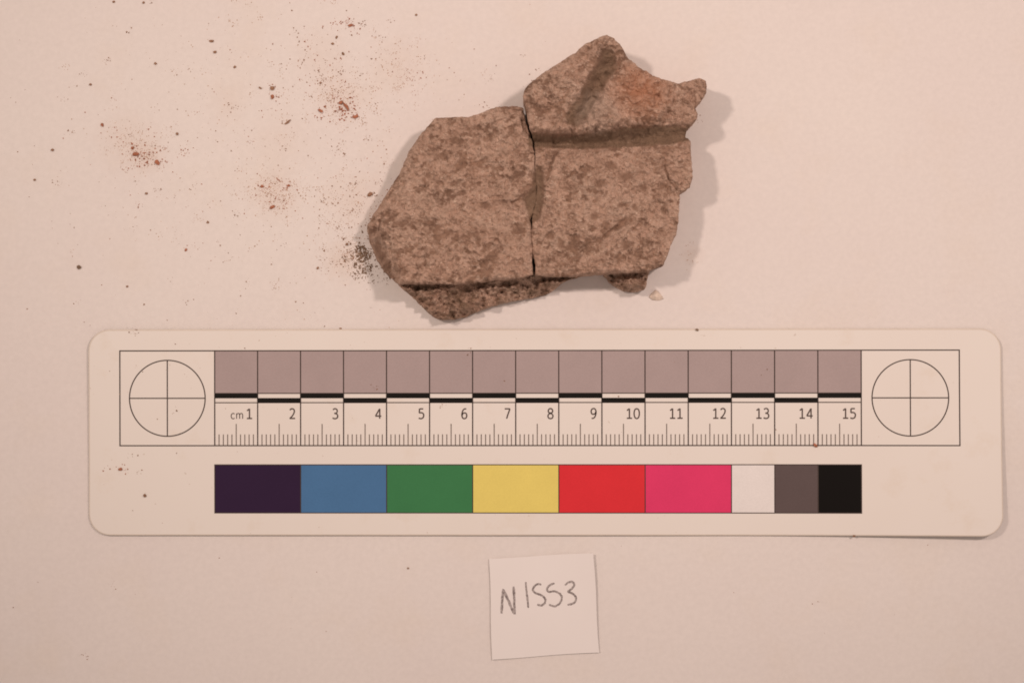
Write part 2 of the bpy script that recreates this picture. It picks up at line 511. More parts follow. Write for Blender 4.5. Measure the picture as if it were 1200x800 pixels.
def h_right(x, y, d, r):
    lo = np.interp(x, RIDGE_LO[:, 0], RIDGE_LO[:, 1]) + 2.4 * fbm(x / 8, y / 11, 41, 4, 0.65)
    up = np.interp(x, PANEL_UP[:, 0], PANEL_UP[:, 1]) + 1.8 * fbm(x / 7, y * 0, 42, 4, 0.65)
    panel = 58 + scratches(x, y) - 5.5 * sstep(-3, 6, nearest(x, y, FILL_P)[0]) - 2.5 * sstep(5, 0, seg_dist(x, y, [(622.6, 266), (623, 284), (624.2, 300)])) - 4 * sstep(760, 800, x) * sstep(200, 300, y)
    panel = panel - 3.0 * sstep(8, 0, y - up) + 1.6 * np.exp(-((y - up - 4) / 2.5) ** 2)
    ridge = 80 + 3 * np.sin((x - 640) / 30.0) + 8.0 * fbm(x / 28 + 4, y / 28, 43, 3)
    ridge = ridge - 15 * sstep(740, 800, x) - 6 * sstep(110, 60, y)
    ridge = ridge + 3.5 * np.exp(-((x - 806) / 6.0) ** 2 - ((y - 128) / 12.0) ** 2)
    wx = x + 2 * fbm(x / 8, y / 8, 44, 2); wy = y
    g = nearest(wx, wy, GOUGE_P)[0]
    ridge = ridge - 8.0 * sstep(-6.5, 8.5, g)
    side = (wx - np.interp(wy, [66, 150], [713, 671]))
    ridge = ridge - 5.0 * sstep(26, 4, side) * sstep(-6, 4, side) * sstep(60, 75, y)
    ridge = ridge + 5.5 * np.exp(-((x - 706) / 13.0) ** 2 - ((y - 130) / 12.0) ** 2) + 3.5 * np.exp(-((x - 724) / 8.0) ** 2 - ((y - 96) / 9.0) ** 2)
    ridge = ridge - 4.0 * np.exp(-((x - 746) / 10.0) ** 2 - ((y - 112) / 14.0) ** 2) + 2.5 * np.exp(-((x - 775) / 9.0) ** 2 - ((y - 118) / 10.0) ** 2)
    ridge = ridge + 3.0 * np.exp(-((side + 15) / 8.0) ** 2) - 6 * sstep(4, 34, side) * sstep(130, 80, y) - 7 * sstep(-16, -70, side)
    t = np.clip((y - lo) / np.maximum(up - lo, 4), -1, 1)
    s = 1 - sstep(-0.45, 0.8, t)
    panel = np.where(y > up, panel, panel - 8.0 * sstep(0.0, 0.6, 1 - t))
    h = np.where(t < -0.45, ridge, np.where(y > up, panel, panel + (ridge - panel) * s))
    # rounded shoulder of the ridge
    strip = ((y > lo) & (y < up))
    h = h + grit(x, y, 1.0) * np.where(strip, 1.1, 1.0) + np.where(y < lo, 3.4 * fbm(x / 9, y / 7, 46, 3, 0.65), 0)
    return h - rim_drop(d, r + 1.2 * fbm(x / 6, y / 6, 31, 2) + 7 * np.clip(fbm(x / 11, y / 11, 32, 3) - 0.12, 0, 1) * (r > 2.9))

LEDGE = [(455, 320, 3), (467, 334, 4), (484, 349.5, 4), (497, 362.5, 4), (508, 371.5, 4), (518, 374.5, 4), (530, 374, 4), (538, 372.5, 4),
         (553, 367.5, 4), (575, 359, 3), (597, 353.7, 3), (618, 350, 3), (626.2, 348.5, .4), (626.2, 317, .4), (560, 322, 2), (480, 322, 2)]
LEDGE_R = [(626.5, 348.3, .4), (643, 343.5, 3), (652, 337, 3), (660, 331, 3), (671, 326.5, 3), (686, 323, 2), (686, 315, 2), (626.5, 317, .4)]
LEDGE_B = [(704, 313, 2), (708, 323, 3), (714, 330, 3), (721, 335.5, 3), (731, 340.5, 3), (745, 342, 3), (756, 339, 3), (759, 326, 2), (762, 312, 2)]

def h_ledge(x, y, d, r):
    top = np.interp(x, [440, 467, 532, 597, 654, 708, 760], [331, 332, 332, 326, 324, 319, 317])
    bot = np.interp(x, [440, 467, 497, 515, 553, 618, 652, 671, 705, 730, 760], [332, 335, 363, 375, 367, 349, 337, 327, 327, 341, 340])
    t = np.clip((y - top) / np.maximum(bot - top, 5), -0.3, 1)
    h = 32 - 22 * t + 14 * np.sin(np.clip(t, 0, 1) * math.pi) * fbm(x / 16, y / 12, 51, 2) + 12.0 * fbm(x / 11, y / 9, 52, 4, 0.65)
    h = h - 6.0 * np.exp(-((t - 0.25) / 0.16) ** 2) + 5.0 * np.exp(-((t - 0.78) / 0.18) ** 2)
    h = h + grit(x, y, 1.2) - rim_drop(d, r)
    return np.maximum(h, 2.0)

def center_of(v):
    return Vector((float(v[:, 0].mean()) * CM, float(v[:, 1].mean()) * CM, 0.0))

def put(name, v, f, q, mat, root, label=None):
    o = obj(name, np.asarray(v) * CM - np.array(root.location), f, mat, root, True, label)
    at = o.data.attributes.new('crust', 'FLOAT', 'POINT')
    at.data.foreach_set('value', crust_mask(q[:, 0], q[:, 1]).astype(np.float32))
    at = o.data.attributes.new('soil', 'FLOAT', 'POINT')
    at.data.foreach_set('value', soil_groove_mask(q[:, 0], q[:, 1]).astype(np.float32))
    return o

STEP = 0.7
v, f, pq = relief(LEFT, h_left, STEP, 1.1, 1.35, 1)
left = thing('pottery_fragment', center_of(v), 'brown fired clay fragment with one flat sandy face and a rounded worn end', 'pottery fragment', 'joining fragments of one broken clay piece')
put('flat_face', v, f, pq, M_PANEL, left)
v, f, pq = relief(LEDGE, h_ledge, STEP, 0.4, 0.9, 5)
put('broken_edge', v, f, pq, M_BROKEN, left, 'rough dark broken edge below the flat face')

v, f, pq = relief(RIGHT, h_right, STEP, 1.1, 1.35, 1)
right = thing('pottery_fragment', center_of(v), 'brown fired clay fragment with a raised gouged moulding above a flat recessed panel', 'pottery fragment', 'joining fragments of one broken clay piece')
ymid = np.interp(pq[:, 0], PANEL_UP[:, 0], PANEL_UP[:, 1]) - 2.0
isup = pq[:, 1] < ymid
def split(v, f, mask):
    keep = [q for q in f if mask(q)]
    ids = sorted({i for q in keep for i in q})
    mp = {a: i for i, a in enumerate(ids)}
    return v[ids], [[mp[i] for i in q] for q in keep], pq[ids]
v1, f1, q1 = split(v, f, lambda q: sum(isup[i] for i in q) >= 3)
v2, f2, q2 = split(v, f, lambda q: sum(isup[i] for i in q) < 3)
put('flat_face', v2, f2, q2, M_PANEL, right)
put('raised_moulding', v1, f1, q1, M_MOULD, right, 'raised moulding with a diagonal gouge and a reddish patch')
v, f, pq = relief(LEDGE_R, h_ledge, STEP, 0.4, 0.9, 6)
put('broken_edge', v, f, pq, M_BROKEN, right)
v, f, pq = relief(LEDGE_B, h_ledge, STEP, 0.4, 0.9, 7)
put('broken_edge', v, f, pq, M_BROKEN, right)

# ------------------------------------------------------------------ the scale card
# card coordinates: u from the zero line of the ruler, v downward from the top frame line, in cm
CARD_T = 0.045
U0, U1, V0, V1, RC = -2.945, 18.235, -0.50, 4.295, 0.50
FRAME_A, FRAME_B, FRAME_H = -2.210, 17.263, 2.203

def card_lift(u, v):
    a = np.clip((u - 11.5) / 6.7, 0, 1) ** 2.0
    b = 0.08 + 0.92 * np.clip((v + 0.5) / 4.8, 0, 1) ** 1.7
    l = 0.24 * a * b
    l = l + 0.035 * np.clip((-1.2 - u) / 1.7, 0, 1) ** 2 * np.clip((2.5 - v) / 3.0, 0, 1)
    return l

def cw(u, v, z=0.0):
    """Card -> world metres relative to the card's origin."""
    u = np.asarray(u, float); v = np.asarray(v, float)
    return np.stack([(u - 6.9), (-v - 0.2), CARD_T + card_lift(u, v) + z], -1) * CM

card = thing('scale_card', (0, 0, 0), 'long white laminated photo scale card with centimetre ruler and colour patches', 'scale card')

def rounded_rect(u0, u1, v0, v1, r, k=10):
    pts = []
    for (cx, cy, a0) in ((u1 - r, v0 + r, -90), (u1 - r, v1 - r, 0), (u0 + r, v1 - r, 90), (u0 + r, v0 + r, 180)):
        for i in range(k + 1):
            a = math.radians(a0 + 90 * i / k)
            pts.append((cx + r * math.cos(a), cy + r * math.sin(a)))
    return pts

def ring_points(inset):
    """Rounded outline walked with fine steps so that it can bend with the card."""
    pts = rounded_rect(U0 + inset, U1 - inset, V0 + inset, V1 - inset, RC - inset)
    out = []
    for i in range(len(pts)):
        a = np.array(pts[i]); b = np.array(pts[(i + 1) % len(pts)])
        n = max(1, int(round(np.linalg.norm(b - a) / 0.22)))
        for k in range(n):
            out.append(a + (b - a) * k / n)
    return np.array(out)

def build_card():
    RIM = 0.030
    # body: rows of quads across, each row's ends following the rounded corners
    vs = np.unique(np.concatenate([V0 + RIM + (RC - RIM) * (1 - np.cos(np.linspace(0, math.pi / 2, 8))), np.linspace(V0 + RC, V1 - RC, 20),
                                   V1 - RIM - (RC - RIM) * (1 - np.cos(np.linspace(0, math.pi / 2, 8)))]).round(5))
    n = 100
    U = np.zeros((len(vs), n)); V = np.zeros((len(vs), n))
    r = RC - RIM
    for j, v in enumerate(vs):
        e = max(0.0, max(V0 + RC - v, v - (V1 - RC)))
        ins = r - math.sqrt(max(0.0, r * r - e * e))
        U[j] = np.linspace(U0 + RIM + ins, U1 - RIM - ins, n); V[j] = v
    P = cw(U, V).reshape(-1, 3)
    f = [(j * n + i, (j + 1) * n + i, (j + 1) * n + i + 1, j * n + i + 1) for j in range(len(vs) - 1) for i in range(n - 1)]
    obj('card_face', P, f, M_CARD, card, True)
    # laminate rim: a rounded lip and the thin edge down to the underside
    prof = [(RIM + 0.012, -0.004), (RIM, 0.0035), (0.02, 0.0), (0.004, -0.012), (0.0, -0.026), (0.005, -0.041)]
    loops = []
    for ins, dz in prof:
        q = ring_points(min(ins, RC - 0.01))
        loops.append(q)
    m = min(len(q) for q in loops)
    vsr = []
    base = ring_points(0.02)
    cen = None
    m = len(base)
    for ins, dz in prof:
        # move each base point along its own outward normal
        t = np.roll(base, -1, 0) - np.roll(base, 1, 0)
        t /= np.linalg.norm(t, axis=1)[:, None]
        nrm = np.stack([t[:, 1], -t[:, 0]], 1)
        q = base + nrm * (0.02 - ins)
        vsr.append(cw(q[:, 0], q[:, 1], dz))
    V_ = np.concatenate(vsr)
    f = []
    for k in range(len(prof) - 1):
        for i in range(m):
            j = (i + 1) % m
            f.append((k * m + i, (k + 1) * m + i, (k + 1) * m + j, k * m + j))
    obj('laminate_edge', V_, f, M_RIM, card, True)
    # underside
    P = cw(U, V, -0.041).reshape(-1, 3)
    f = [(j * n + i, j * n + i + 1, (j + 1) * n + i + 1, (j + 1) * n + i) for j in range(len(vs) - 1) for i in range(n - 1)]
    obj('card_back', P, f, M_CARD, card, True)
build_card()

Z_FILL, Z_H, Z_V, Z_T = 0.003, 0.005, 0.007, 0.006

class Print:
    def __init__(self):
        self.v = []; self.f = []; self.n = 0
    def grid(self, u0, u1, v0, v1, z, step=0.5):
        a = max(1, int(math.ceil((u1 - u0) / step))); b = max(1, int(math.ceil((v1 - v0) / step)))
        U, V = np.meshgrid(np.linspace(u0, u1, a + 1), np.linspace(v0, v1, b + 1))
        self.v.append(cw(U, V, z).reshape(-1, 3))
        w = a + 1
        for j in range(b):
            for i in range(a):
                k = self.n + j * w + i
                self.f.append((k, k + w, k + w + 1, k + 1))
        self.n += w * (b + 1)
    def hline(self, u0, u1, v, w=0.026, z=Z_H):
        self.grid(u0, u1, v - w / 2, v + w / 2, z)
    def vline(self, u, v0, v1, w=0.026, z=Z_V):
        self.grid(u - w / 2, u + w / 2, v0, v1, z)
    def stroke(self, pts, w, z, closed=False):
        P = np.array(pts, float)
        if closed:
            t = np.roll(P, -1, 0) - np.roll(P, 1, 0)
        else:
            t = np.empty_like(P)
            t[1:-1] = P[2:] - P[:-2]; t[0] = P[1] - P[0]; t[-1] = P[-1] - P[-2]
        t /= np.linalg.norm(t, axis=1)[:, None] + 1e-12
        nrm = np.stack([-t[:, 1], t[:, 0]], 1) * w / 2
        A = P + nrm; B = P - nrm
        self.v.append(np.stack([cw(A[:, 0], A[:, 1], z), cw(B[:, 0], B[:, 1], z)], 1).reshape(-1, 3))
        m = len(P)
        for i in range(m if closed else m - 1):
            j = (i + 1) % m
            k = self.n
            self.f.append((k + 2 * i, k + 2 * i + 1, k + 2 * j + 1, k + 2 * j))
        self.n += 2 * m
    def build(self, name, mat, parent, label=None):
        # make every face look up
        V_ = np.concatenate(self.v)
        fs = []
        for q in self.f:
            a, b, c = V_[q[0]], V_[q[1]], V_[q[2]]
            nz = (b[0] - a[0]) * (c[1] - a[1]) - (b[1] - a[1]) * (c[0] - a[0])
            fs.append(q if nz > 0 else tuple(reversed(q)))
        return obj(name, V_, fs, mat, parent, False, label)

def catmull(pts, n=6):
    P = [np.array(p, float) for p in pts]
    P = [2 * P[0] - P[1]] + P + [2 * P[-1] - P[-2]]
    out = []
    for i in range(1, len(P) - 2):
        for k in range(n):
            t = k / n
            a, b, c, d = P[i - 1], P[i], P[i + 1], P[i + 2]
            out.append(0.5 * ((2 * b) + (c - a) * t + (2 * a - 5 * b + 4 * c - d) * t * t + (3 * b - a - 3 * c + d) * t ** 3))
    out.append(P[-2])
    return out

GLYPH = {
 '0': [('c', [(.5, 1), (.2, .88), (.07, .5), (.2, .12), (.5, 0), (.8, .12), (.93, .5), (.8, .88), (.5, 1)])],
 '1': [('l', [(.12, .80), (.50, .985)]), ('l', [(.52, 1), (.52, .0)]), ('l', [(.10, .03), (.95, .03)])],
 '2': [('c', [(.10, .86), (.28, .97), (.52, 1), (.78, .90), (.83, .70), (.70, .48), (.42, .22), (.08, .03)]), ('l', [(.06, .03), (.95, .03)])],
 '3': [('c', [(.12, .90), (.40, 1), (.72, .94), (.82, .76), (.70, .58), (.34, .53)]), ('c', [(.34, .53), (.72, .48), (.90, .28), (.78, .07), (.42, 0), (.06, .07)])],
 '4': [('l', [(.74, .0), (.74, 1)]), ('l', [(.72, .98), (.05, .27)]), ('l', [(.03, .26), (1.0, .26)])],
 '5': [('l', [(.82, .98), (.22, .98)]), ('l', [(.20, .99), (.18, .57)]), ('c', [(.17, .57), (.52, .60), (.82, .50), (.90, .30), (.75, .08), (.42, 0), (.08, .06)])],
 '6': [('c', [(.82, .97), (.55, .97), (.28, .82), (.12, .50), (.12, .24), (.28, .04), (.54, 0), (.80, .09), (.90, .30), (.78, .52), (.52, .57), (.26, .50), (.13, .34)])],
 '7': [('l', [(.07, .98), (.93, .98)]), ('c', [(.91, .97), (.70, .60), (.50, .25), (.38, .0)])],
 '8': [('c', [(.50, .53), (.22, .62), (.14, .78), (.26, .94), (.50, 1), (.74, .94), (.86, .78), (.78, .62), (.50, .53), (.20, .42), (.09, .24), (.22, .05), (.50, 0), (.78, .05), (.91, .24), (.80, .42), (.50, .53)])],
 '9': [('c', [(.18, .03), (.45, .03), (.72, .18), (.88, .50), (.88, .76), (.72, .96), (.46, 1), (.20, .91), (.10, .70), (.22, .48), (.48, .43), (.74, .50), (.87, .66)])],
 'c': [('c', [(.90, .88), (.62, 1), (.28, .90), (.10, .50), (.28, .10), (.62, 0), (.90, .12)])],
 'm': [('l', [(.06, 1), (.06, 0)]), ('c', [(.06, .75), (.22, .97), (.42, .97), (.50, .72), (.51, .35), (.51, 0)]), ('c', [(.51, .75), (.67, .97), (.86, .97), (.95, .72), (.95, .35), (.95, 0)])],
}

def glyph(pr, ch, u, v_base, w, h, sw):
    for k, (kind, pts) in enumerate(GLYPH[ch]):
        P = [(u + a * w, v_base - b * h) for a, b in pts]
        if kind == 'c':
            P = catmull(P)
        pr.stroke(P, sw, Z_T + 0.0008 * k)

# grey squares, chequer bars, ruler
for k in range(15):
    p = Print(); p.grid(k + 0.013, k + 0.987, 0.013, 0.982, Z_FILL)
    p.build('grey_square', M_GREY, card)
    p = Print()
    if k % 2 == 0:
        p.grid(k + 0.005, k + 1.0, 0.996, 1.102, Z_V + 0.002)
    else:
        p.grid(k + 0.0, k + 0.995, 1.098, 1.206, Z_V + 0.002)
    p.build('black_bar', M_BLACK, card)
    p = Print()
    s = str(k + 1)
    right_u = k + 1 - 0.118
    for i, ch in enumerate(reversed(s)):
        glyph(p, ch, right_u - 0.146 - 0.172 * i, 1.578, 0.142, 0.232, 0.030)
    p.build('numeral', M_TEXT, card)
p = Print()
glyph(p, 'c', 0.372, 1.578, 0.10, 0.125, 0.020); glyph(p, 'm', 0.500, 1.578, 0.158, 0.125, 0.019)
p.build('unit_text', M_TEXT, card)
p = Print()
for k in range(15):
    for i in range(1, 10):
        p.vline(k + i / 10, FRAME_H - (0.505 if i == 5 else 0.262), FRAME_H - 0.012, 0.021, Z_H + 0.001)
p.build('ruler_ticks', M_TICK, card)
p = Print()
p.hline(FRAME_A - .013, FRAME_B + .013, 0.0); p.hline(FRAME_A - .013, FRAME_B + .013, FRAME_H)
p.hline(0, 15, 0.990, 0.022); p.hline(0, 15, 1.205, 0.022)
p.vline(FRAME_A, -0.012, FRAME_H + .012); p.vline(FRAME_B, -0.012, FRAME_H + .012)
for k in range(16):
    p.vline(k, -0.012, FRAME_H + .012, 0.026)
p.build('ruler_frame', M_INK, card)
for cu in (FRAME_A / 2, (15 + FRAME_B) / 2):
    p = Print()
    p.stroke([(cu + 0.882 * math.cos(a), 1.102 + 0.882 * math.sin(a)) for a in np.linspace(0, 2 * math.pi, 97)[:-1]], 0.026, Z_H, True)
    c = p.build('target_circle', M_INK, card)
    p = Print()
    p.hline(cu - 0.88, cu + 0.88, 1.102, 0.024, Z_V); p.vline(cu, 0.222, 1.984, 0.024, Z_V + 0.001)
    q = p.build('crosshair', M_INK, c)

PATCH = [(0, 2, 'dark purple', (0.034, 0.017, 0.050)), (2, 4, 'dull blue', (0.075, 0.192, 0.385)), (4, 6, 'green', (0.052, 0.220, 0.088)),
         (6, 8, 'yellow', (0.79, 0.68, 0.19)), (8, 10, 'bright red', (0.72, 0.040, 0.052)), (10, 12, 'hot pink', (0.74, 0.054, 0.165)),
         (12, 13, 'white', (0.81, 0.795, 0.785)), (13, 14, 'dark grey', (0.122, 0.096, 0.096)), (14, 15, 'black', (0.008, 0.007, 0.0065))]
PV0, PV1 = 2.648, 3.765
for a, b, nm, colr in PATCH:
    p = Print(); p.grid(a + 0.010, b - 0.010, PV0 + 0.008, PV1 - 0.008, Z_FILL)
    p.build('colour_patch', print_material(nm.replace(' ', '_') + '_print', colr, 0.03), card, nm + ' colour patch')
p = Print()
p.hline(-0.01, 15.01, PV0, 0.022); p.hline(-0.01, 15.01, PV1, 0.022)
for a in (0, 2, 4, 6, 8, 10, 12, 13, 14, 15):
    p.vline(a, PV0 - 0.01, PV1 + 0.01, 0.022)
p.build('patch_outline', M_INK, card)

# ------------------------------------------------------------------ the paper label
LC = [(573, 654), (695, 648), (702.5, 764.5), (577, 772)]
LCW = [px(x, y, 0.05)[:2] for x, y in LC]

def label_pt(s, t, z=0.0):
    a, b, c, d = LCW
    p = (a * (1 - s)[..., None] + b * s[..., None]) * (1 - t)[..., None] + (d * (1 - s)[..., None] + c * s[..., None]) * t[..., None]
    h = 0.016 + 0.075 * np.clip(s - 0.45, 0, 1) ** 2 * 3.3 * (1 - 0.85 * t) + 0.016 * np.clip(0.35 - s, 0, 1) ** 2 * 8 * (0.4 + 0.6 * t)
    return np.concatenate([p, (h + z)[..., None]], -1)

def build_label():
    n = 24
    S, T = np.meshgrid(np.linspace(0, 1, n), np.linspace(0, 1, n))
    # hand-cut edges
    T2 = T + (0.006 * np.sin(S * 5 + 1)) * np.abs(T - 0.5) * 2
    S2 = S + (0.005 * np.sin(T * 6)) * np.abs(S - 0.5) * 2
    top = label_pt(S2, T2).reshape(-1, 3); bot = label_pt(S2, T2, -0.009).reshape(-1, 3)
    ctr = label_pt(np.array([.5]), np.array([.5]))[0]
    root = thing('paper_label', (ctr[0] * CM, ctr[1] * CM, 0), 'small square white paper label with handwritten pencil number N1553', 'paper label')
    o = np.array([ctr[0], ctr[1], 0])
    f = [(j * n + i, (j + 1) * n + i, (j + 1) * n + i + 1, j * n + i + 1) for j in range(n - 1) for i in range(n - 1)]
    N = n * n
    f += [tuple(reversed([k + N for k in q])) for q in f]
    ring = [i for i in range(n)] + [j * n + n - 1 for j in range(1, n)] + [(n - 1) * n + i for i in range(n - 2, -1, -1)] + [j * n for j in range(n - 2, 0, -1)]
    for k in range(len(ring)):
        a, b = ring[k], ring[(k + 1) % len(ring)]
        f.append((a, b, b + N, a + N))
    obj('paper', (np.concatenate([top, bot]) - o) * CM, f, M_PAPER, root, False)
    # pencil marks: photo position -> label coordinates by inverting the bilinear patch
    def st(x, y):
        q = px(x, y, 0.05)[:2]
        s = t = 0.5
        for _ in range(12):
            e = 1e-4
            p0 = label_pt(np.array([s]), np.array([t]))[0][:2]
            ps = (label_pt(np.array([s + e]), np.array([t]))[0][:2] - p0) / e
            pt = (label_pt(np.array([s]), np.array([t + e]))[0][:2] - p0) / e
            ds, dt = np.linalg.solve(np.array([ps, pt]).T, q - p0)
            s += ds; t += dt
        return s, t
    chars = [('pencil_letter', [[(587.8, 718.4), (588.5, 704), (589.6, 690)], [(589.8, 690.4), (596, 704), (602.2, 719)], [(602.8, 719.5), (602.6, 702), (601.8, 687)]]),
             ('pencil_digit', [[(616, 681.6), (617.6, 697), (619.2, 712)]]),
             ('pencil_digit', [[(634.2, 684.6), (630, 684.2), (626, 687), (624.4, 691), (627.5, 694.5), (634, 697), (638.6, 701), (638.4, 706), (634.5, 709), (629.6, 708)]]),
             ('pencil_digit', [[(649.8, 683), (645, 685), (641, 689.4), (643, 693), (650, 692.6), (656, 695.5), (658.4, 700), (656, 706.5), (650, 710.2), (643.2, 708)]]),
             ('pencil_digit', [[(662.2, 685.4), (666, 682.2), (670.6, 681.4), (673, 684.6), (670, 689.5), (666, 693), (671, 695), (675, 700), (673, 705.8), (665, 708.6)]])]
    rnd = np.random.RandomState(4)
    for name, strokes in chars:
        V_ = []; F_ = []; base = 0
        for k, sp in enumerate(strokes):
            P = np.array(catmull(sp, 8))
            P = P + rnd.normal(0, 0.12, P.shape)
            S_ = np.array([st(*q) for q in P])
            W = label_pt(S_[:, 0], S_[:, 1], 0.003 + 0.0012 * k)
            t = np.gradient(W[:, :2], axis=0); t /= np.linalg.norm(t, axis=1)[:, None]
            nrm = np.stack([-t[:, 1], t[:, 0]], 1)
            wd = (0.95 + 0.45 * rnd.rand(len(W))) * (1.2 if name == 'pencil_letter' else 1.0) * PX * np.interp(np.arange(len(W)), [0, 2, len(W) - 3, len(W) - 1], [0.8, 1, 1, 0.6])
            A = W.copy(); B = W.copy()
            A[:, :2] += nrm * wd[:, None]; B[:, :2] -= nrm * wd[:, None]
            V_.append(np.stack([A, B], 1).reshape(-1, 3))
            for i in range(len(W) - 1):
                F_.append((base + 2 * i + 1, base + 2 * i + 3, base + 2 * i + 2, base + 2 * i))
            base += 2 * len(W)
        obj(name, (np.concatenate(V_) - o) * CM, F_, M_PENCIL, root, False)
build_label()

# ------------------------------------------------------------------ crumbs and dust
def crumb_mesh(rx, ry, rz, seed):
    """Irregular faceted grain, sizes in cm, resting on z = 0."""
    r = np.random.RandomState(seed)
    rings, seg = 4, 7
    V_ = [(0, 0, 1.0)]
    for a in range(1, rings):
        ph = math.pi * a / rings
        for b in range(seg):
            th = 2 * math.pi * b / seg + a * 0.4
            V_.append((math.sin(ph) * math.cos(th), math.sin(ph) * math.sin(th), math.cos(ph)))
    V_.append((0, 0, -1.0))
    V_ = np.array(V_) * (1 + 0.32 * (r.rand(len(V_), 1) - 0.5) * 2)
    V_ = V_ * np.array([rx, ry, rz])
    V_[:, 2] -= V_[:, 2].min()
    F_ = []
    for b in range(seg):
        F_.append((0, 1 + b, 1 + (b + 1) % seg))
        for a in range(rings - 2):
            i, j = 1 + a * seg + b, 1 + a * seg + (b + 1) % seg
            F_.append((i, i + seg, j + seg, j))
        k = 1 + (rings - 2) * seg
        F_.append((k + b, len(V_) - 1, k + (b + 1) % seg))
    return V_, F_

def surface_z(p):
    """Height (cm) of the sheet or of the card at a place."""
    u, v_ = p[0] + 6.9, -p[1] - 0.2
    if U0 < u < U1 and V0 < v_ < V1:
        return CARD_T + float(card_lift(np.array(u), np.array(v_))) + 0.004
    return float(sheet_height(np.array(p[0]), np.array(p[1])))

def crumb(x, y, w, h, ang, mat, label, group=None, seed=0, name='crumb', flat=0.75):
    p = px(x, y, 0.02)
    w, h = w * 0.88, h * 0.88
    V_, F_ = crumb_mesh(w / 2 * PX, h / 2 * PX, min(w, h) / 2 * PX * flat, seed)
    o = obj(name, V_ * CM, F_, mat)
    o.location = (p[0] * CM, p[1] * CM, (surface_z(p) - 0.002) * CM)
    o.rotation_euler = (0, 0, math.radians(ang))
    tag(o, label, 'crumb', group)
    return o

RG = 'rust red crumbs in the dusty patches'
RL = 'rust red crumb among the fine red dust on the white sheet'
for i, (x, y, w, h, a) in enumerate([(159, 180.5, 8, 6.5, 10), (184, 190.5, 6.5, 6.5, 40), (155, 173, 4.5, 4, 0), (119.5, 146.5, 4, 5, 0), (319, 113.5, 4.5, 7, 0),
        (410.5, 29.5, 7, 3.5, 20), (406, 125, 5, 12, 35), (416.5, 136.5, 10, 4.2, 22), (376, 130, 8, 4, -35), (399, 120.5, 6, 4.5, 0),
        (318.5, 242.5, 7.5, 4, 25), (338, 217.5, 5, 3.8, 0), (307, 218, 5, 3.5, 0), (217.5, 292.5, 3.4, 4.2, 0)]):
    crumb(x, y, w, h, a, M_RED, RL, RG, 10 + i)
BG = 'brown crumbs lying loose on the sheet'
BL = 'small dark brown crumb lying loose on the white sheet'
for i, (x, y, w, h, a) in enumerate([(248, 48.3, 7, 3, 0), (251.5, 61.3, 5, 4, 0), (275, 78.5, 3.6, 3.6, 0), (182, 74.5, 3.8, 3.8, 0), (207.5, 157, 3.8, 4, 0),
        (92.5, 312.8, 6, 5.2, 0), (318.5, 103.5, 6, 5.5, 0), (304.5, 103, 5, 2.8, -35), (487.5, 17.3, 3.6, 3.2, 0), (433.5, 228, 7.5, 4.5, 35),
        (105.5, 99, 3.4, 3.2, 0), (168, 3.2, 3.6, 3.4, 0), (133, 2.2, 3.4, 3, 0), (61, 175.7, 5, 4, 0), (171, 226.5, 4, 3.4, 0),
        (243, 260.3, 3.4, 3.8, 0), (372, 314, 3.6, 3.6, 0), (406.5, 286, 4, 4, 0), (389.5, 51.5, 4, 2.8, 0), (402, 63, 3.6, 5, 20),
        (394.5, 43.5, 2.8, 5, -35), (375.5, 97, 3.4, 3, 0), (337, 143, 3, 9, -55), (40, 210.5, 3.6, 3, 0), (148.7, 335.6, 3.6, 3, 0), (478, 665.5, 2.8, 2.8, 0)]):
    lab = {0: 'thin flat dark brown sliver lying on the white sheet', 5: 'olive brown round crumb lying alone on the white sheet',
           7: 'slanting short brown splinter beside a rust red crumb', 9: 'dark brown crumb in the shadow against the sloping rim of the worn fragment',
           17: 'brown crumb beside the dark soil at the worn end of the fragment', 22: 'long thin brown fibre like crumb lying slanted on the white sheet'}.get(i, BL)
    crumb(x, y, w, h, a, M_BROWN if i != 5 else M_SOIL, lab, BG, 40 + i)
crumb(955, 521.3, 6.2, 5, -30, M_RED, 'red crumb on the lower ruler line beside the number fourteen', None, 80)
crumb(170.3, 580, 4.6, 4.4, 0, M_BROWN, 'dark red crumb on the blank lower corner of the scale card', None, 81)
crumb(141.5, 549, 6, 4, 20, M_RED, 'reddish crumb on the scale card below the target circle', None, 82)
crumb(816.5, 386.2, 4.5, 3.8, 0, M_SOIL, 'dark crumb on the upper edge of the scale card', None, 83)
crumb(1000, 627, 4.2, 3, 0, M_BROWN, 'brown crumb on the lower edge of the scale card under the black patch', None, 84)
crumb(399, 385, 3.5, 2.6, 0, M_BROWN, 'tiny brown crumb on the card edge below the worn end of the fragment', None, 85)

def chip():
    pts = [(760.5, 348), (763, 344), (768.5, 339.5), (772, 341.5), (776, 346.5), (778, 350), (773, 352), (765, 351.5)]
    b = np.array([px(x, y, 0.05) for x, y in pts]); c = b[:, :2].mean(0)
    z0 = surface_z([c[0], c[1]])
    n = len(pts)
    V_ = [(p[0], p[1], z0 - 0.004) for p in b] + [(c[0] + (p[0] - c[0]) * .92, c[1] + (p[1] - c[1]) * .92, z0 + 0.045) for p in b]
    V_ += [(c[0] + (p[0] - c[0]) * .5, c[1] + (p[1] - c[1]) * .5, z0 + 0.065) for p in b] + [(c[0], c[1], z0 + 0.06)]
    F_ = []
    for i in range(n):
        j = (i + 1) % n
        F_ += [(j, i, i + n, j + n), (j + n, i + n, i + 2 * n, j + 2 * n), (j + 2 * n, i + 2 * n, 3 * n)]
    F_ = [tuple(reversed(q)) for q in F_]
    o = obj('clay_chip', (np.array(V_) - np.array([c[0], c[1], z0])) * CM, F_, M_CHIP)
    o.location = (c[0] * CM, c[1] * CM, z0 * CM)
    tag(o, 'pale triangular clay chip lying loose below the broken edge', 'chip')
chip()

